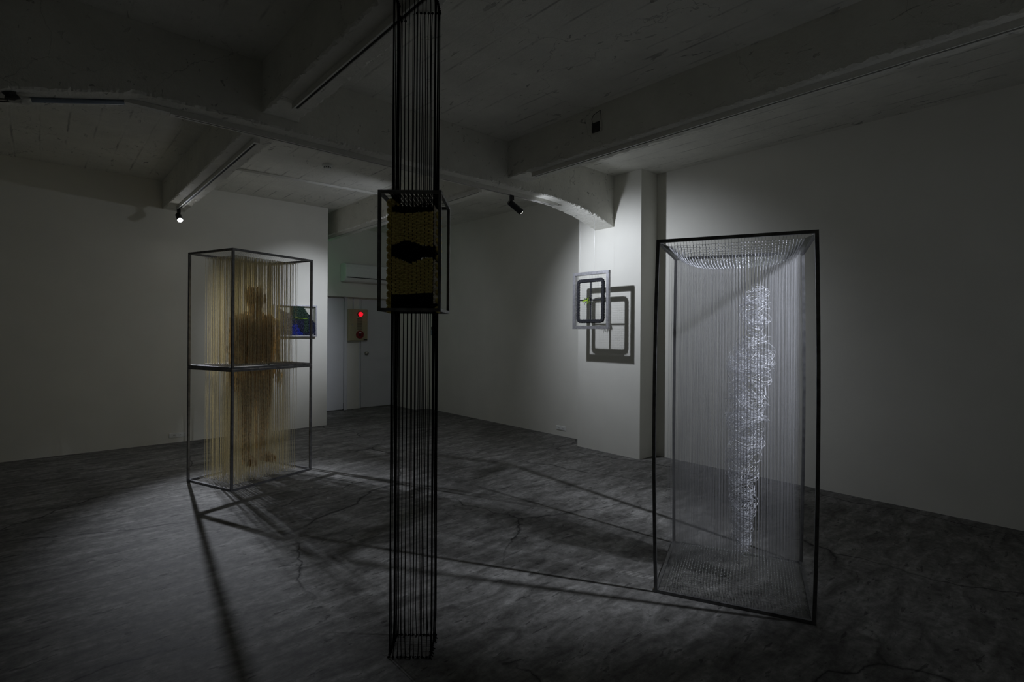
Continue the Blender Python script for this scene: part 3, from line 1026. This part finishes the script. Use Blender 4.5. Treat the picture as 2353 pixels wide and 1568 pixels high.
# black wefts: packed top and bottom bands and the eye shape, with open slits in the eye
weave('f', 1.844, 1.892, M['cord'], 'black_top_weave', 0.005, 0.0032, skip=lambda s_, z: z > 1.862 and math.cos((s_ + 1) / 2 * (NC - 1) * 2 * math.pi) < (z - 1.862) / 0.03 * 2 - 1.0)
weave('f', 1.438, 1.505, M['cord'], 'black_bottom_weave', 0.005, 0.0032)
weave('f', 1.62, 1.735, M['cord'], 'black_eye_weave', 0.0046, 0.0033,
      skip=lambda s_, z: (not in_eye(s_, z)) or (abs(z - 1.675) < 0.026 and s_ < 0.55 and (math.sin(s_ * 23) > 0.93)))
weave('r', 1.645, 1.71, M['cord'], 'black_side_band', 0.0046, 0.0033)
weave('b', 1.84, 1.892, M['cord'], 'black_back_top', 0.005, 0.0032)
weave('b', 1.44, 1.53, M['cord'], 'black_back_bottom', 0.005, 0.0032)
# loops bulging from the left and right edges
for sx, x0, mt_, nme in ((-1, -HW - 0.012, M['ochre'], 'yarn_loop'), (1, HW + 0.010, M['ochre'], 'yarn_loop')):
    for k in range(15 if sx < 0 else 12):
        z = 1.442 + k * (0.0318 if sx < 0 else 0.036)
        rr = random.uniform(0.0105, 0.0135) * (1.0 if sx < 0 else 0.72)
        lp = MB()
        for q in range(3):
            pp = []
            for t_ in range(12):
                th = 2 * math.pi * t_ / 12
                pp.append((x0 + sx * (0.004 + rr * 0.75 * math.cos(th)), -0.045 + 0.03 * q + rr * 0.4 * math.sin(th * 2), z + rr * math.sin(th)))
            lp.tube(pp, 0.0062 if sx < 0 else 0.0045, 6, closed=True)
        lp.build(nme, mt_, wc, smooth=True)

# ------------------------------------------------------------------ frame suspended in front of the column
XF = 4.465
sf = thing('suspended_textile_frame', 'raw steel frame with black braided window and green tuft hung before the column', 'artwork', (XF, 3.724, 1.387), R(-90))
# local: +x = picture right (world -Y), +y = world +X (towards the column)
hw, hh, bb = 0.251, 0.622, 0.034
for (a, b_) in (((-hw, 0, bb / 2), (hw, 0, bb / 2)), ((-hw, 0, hh - bb / 2), (hw, 0, hh - bb / 2))):
    MB().box((a[0], -0.016, a[2] - bb / 2), (b_[0], 0.016, a[2] + bb / 2)).build('frame_bar', M['steel_l'], sf, bevel=0.002)
for x in (-hw + bb / 2, hw - bb / 2):
    MB().box((x - bb / 2, -0.016, bb), (x + bb / 2, 0.016, hh - bb)).build('frame_bar', M['steel_l'], sf, bevel=0.002)
ms = MB()
k = 24
for i in range(1, k):
    x = -hw + 2 * hw * i / k
    ms.tube([(x, 0, bb), (x, 0, hh - bb)], 0.0006, 3, cap=False)
for i in range(1, 32):
    z = hh * i / 32
    ms.tube([(-hw + bb, 0, z), (hw - bb, 0, z)], 0.0006, 3, cap=False)
ms.build('thread_mesh', M['grey_thread'], sf, kind='stuff')


def braid(path, rad, mb, pitch=0.030, closed=False):
    """three-strand plait along a path in the x-z plane"""
    P_ = [Vector(p) for p in path]
    L_ = [0.0]
    for a, b2 in zip(P_, P_[1:]): L_.append(L_[-1] + (b2 - a).length)
    tot = L_[-1]
    n = int(tot / 0.006)
    for st_ in range(3):
        pp = []
        for i in range(n + 1):
            d = tot * i / n
            j = max(q for q in range(len(L_)) if L_[q] <= d + 1e-9)
            j = min(j, len(P_) - 2)
            s_ = (d - L_[j]) / (L_[j + 1] - L_[j])
            p = P_[j].lerp(P_[j + 1], s_)
            t_ = (P_[j + 1] - P_[j]).normalized()
            nn = Vector((-t_.z, 0, t_.x))
            ph = 2 * math.pi * (d / pitch + st_ / 3)
            pp.append(p + nn * (rad * 1.0 * math.sin(ph)) + Vector((0, rad * 0.6 * math.sin(2 * ph), 0)))
        mb.tube(pp, rad * 0.72, 6)
    return mb


ix, iz0, iz1 = 0.173, 0.085, 0.527


def rrect(x, z0, z1, r):
    out = []
    for (cx, cz, a0) in ((x - r, z1 - r, 0), (-x + r, z1 - r, 90), (-x + r, z0 + r, 180), (x - r, z0 + r, 270)):
        for q in range(5):
            a = R(a0 + 22.5 * q)
            out.append((cx + r * math.cos(a), -0.008, cz + r * math.sin(a)))
    out.append(out[0])
    return out


braid(rrect(ix, iz0, iz1, 0.03), 0.0130, MB(), 0.046).build('braided_border', M['braid'], sf, smooth=True)
braid([(0.005, -0.006, iz0), (0.005, -0.006, iz1)], 0.0062, MB(), 0.026).build('crossing_braid', M['braid'], sf, smooth=True)
braid([(-ix, -0.006, 0.315), (ix, -0.006, 0.315)], 0.0055, MB(), 0.026).build('crossing_braid', M['braid'], sf, smooth=True)
tf, tf2 = MB(), MB()
for i in range(34):
    a = random.uniform(0, 6.28)
    l_ = random.uniform(0.02, 0.055)
    c = Vector((random.uniform(-0.07, -0.01), -0.014, 0.315))
    (tf if i % 4 else tf2).tube([c, c + Vector((l_ * 0.6 * math.cos(a), -0.012, l_ * 0.6 * math.sin(a))), c + Vector((l_ * math.cos(a), -0.018, l_ * math.sin(a) - 0.004))], 0.0022, 5)
for i in range(16):
    a = random.uniform(0, 6.28)
    l_ = random.uniform(0.015, 0.035)
    c = Vector((0.01, -0.014, 0.315))
    tf2.tube([c, c + Vector((l_ * math.cos(a), -0.014, l_ * math.sin(a)))], 0.003, 5)
tf.build('green_tuft', M['lime'], sf)
tf2.build('black_tuft', M['braid'], sf)
for x in (-0.155, 0.045):
    MB().tube([(x, 0, hh - 0.002), (x, 0, z_main(XF) - 1.387 + 0.003)], 0.0006, 5).build('hanging_wire', M['fil'], sf)

# ------------------------------------------------------------------ blue textile on the left wall
bf = thing('wall_textile_frame', 'shallow steel frame with navy and royal blue yarn hill on the left wall', 'artwork', (2.615, LW - 0.001, 1.265))
w2, h2, b2_ = 0.285, 0.435, 0.020
for z in (b2_ / 2, h2 - b2_ / 2):
    MB().box((-w2, -0.055, z - b2_ / 2), (w2, -0.0, z + b2_ / 2)).build('frame_bar', M['steel_l'], bf, bevel=0.002)
for x in (-w2 + b2_ / 2, w2 - b2_ / 2):
    MB().box((x - b2_ / 2, -0.055, b2_), (x + b2_ / 2, 0.0, h2 - b2_)).build('frame_bar', M['steel_l'], bf, bevel=0.002)
ms = MB()
for i in range(1, 40):
    x = -w2 + 2 * w2 * i / 40
    ms.tube([(x, -0.03, b2_), (x, -0.03, h2 - b2_)], 0.0008, 3, cap=False)
for i in range(1, 30):
    z = h2 * i / 30
    ms.tube([(-w2 + b2_, -0.03, z), (w2 - b2_, -0.03, z)], 0.0008, 3, cap=False)
ms.build('thread_mesh', M['mesh'], bf, kind='stuff')


def hill(x):           # upper outline of the dark hill
    if x < -0.05: return 0
    if x < 0.09: return 0.41
    return 0.41 - (x - 0.09) * 1.4


nv, rb, fo, sl = MB(), MB(), MB(), MB()
x = -w2 + 0.03
while x < w2 - 0.025:
    z = b2_ + 0.012
    while z < h2 - b2_ - 0.012:
        jx, jz = random.uniform(-0.004, 0.004), random.uniform(-0.004, 0.004)
        c = (x + jx, -0.045 - random.uniform(0, 0.008), z + jz)
        rr = random.uniform(0.010, 0.015)
        if z < hill(x):
            if z < 0.17 - max(0, x) * 1.5 and x < 0.11: rb.ball(c, 0.011, 6, 4, (1, 0.8, 1), 0.15)
            elif (z > 0.23 and x < 0.17) or (0.10 < x < 0.17 and z > 0.06): fo.ball(c, rr, 6, 4, (1, 0.9, 1), 0.15)
            else: nv.ball(c, rr, 6, 4, (1, 0.9, 1), 0.15)
        elif x < -0.05 and z < 0.40 - (x + w2) * 0.5: sl.ball(c, 0.012, 6, 4, (1, 0.7, 1), 0.1)
        z += 0.016
    x += 0.016
nv.build('navy_pompoms', M['navy'], bf, smooth=True, kind='stuff')
rb.build('royal_blue_knots', M['royal'], bf, smooth=True, kind='stuff')
fo.build('dark_green_pompoms', M['forest'], bf, smooth=True, kind='stuff')
sl.build('grey_violet_hill', M['slate'], bf, smooth=True, kind='stuff')
MB().tube([(-0.02, -0.063, 0.255), (0.06, -0.064, 0.250), (0.148, -0.063, 0.247)], 0.004, 6).build('lime_thread', M['lime'], bf, smooth=True)
MB().tube([(0.222, -0.06, 0.024), (0.235, -0.062, 0.036)], 0.004, 5).build('white_scrap', M['plastic'], bf)
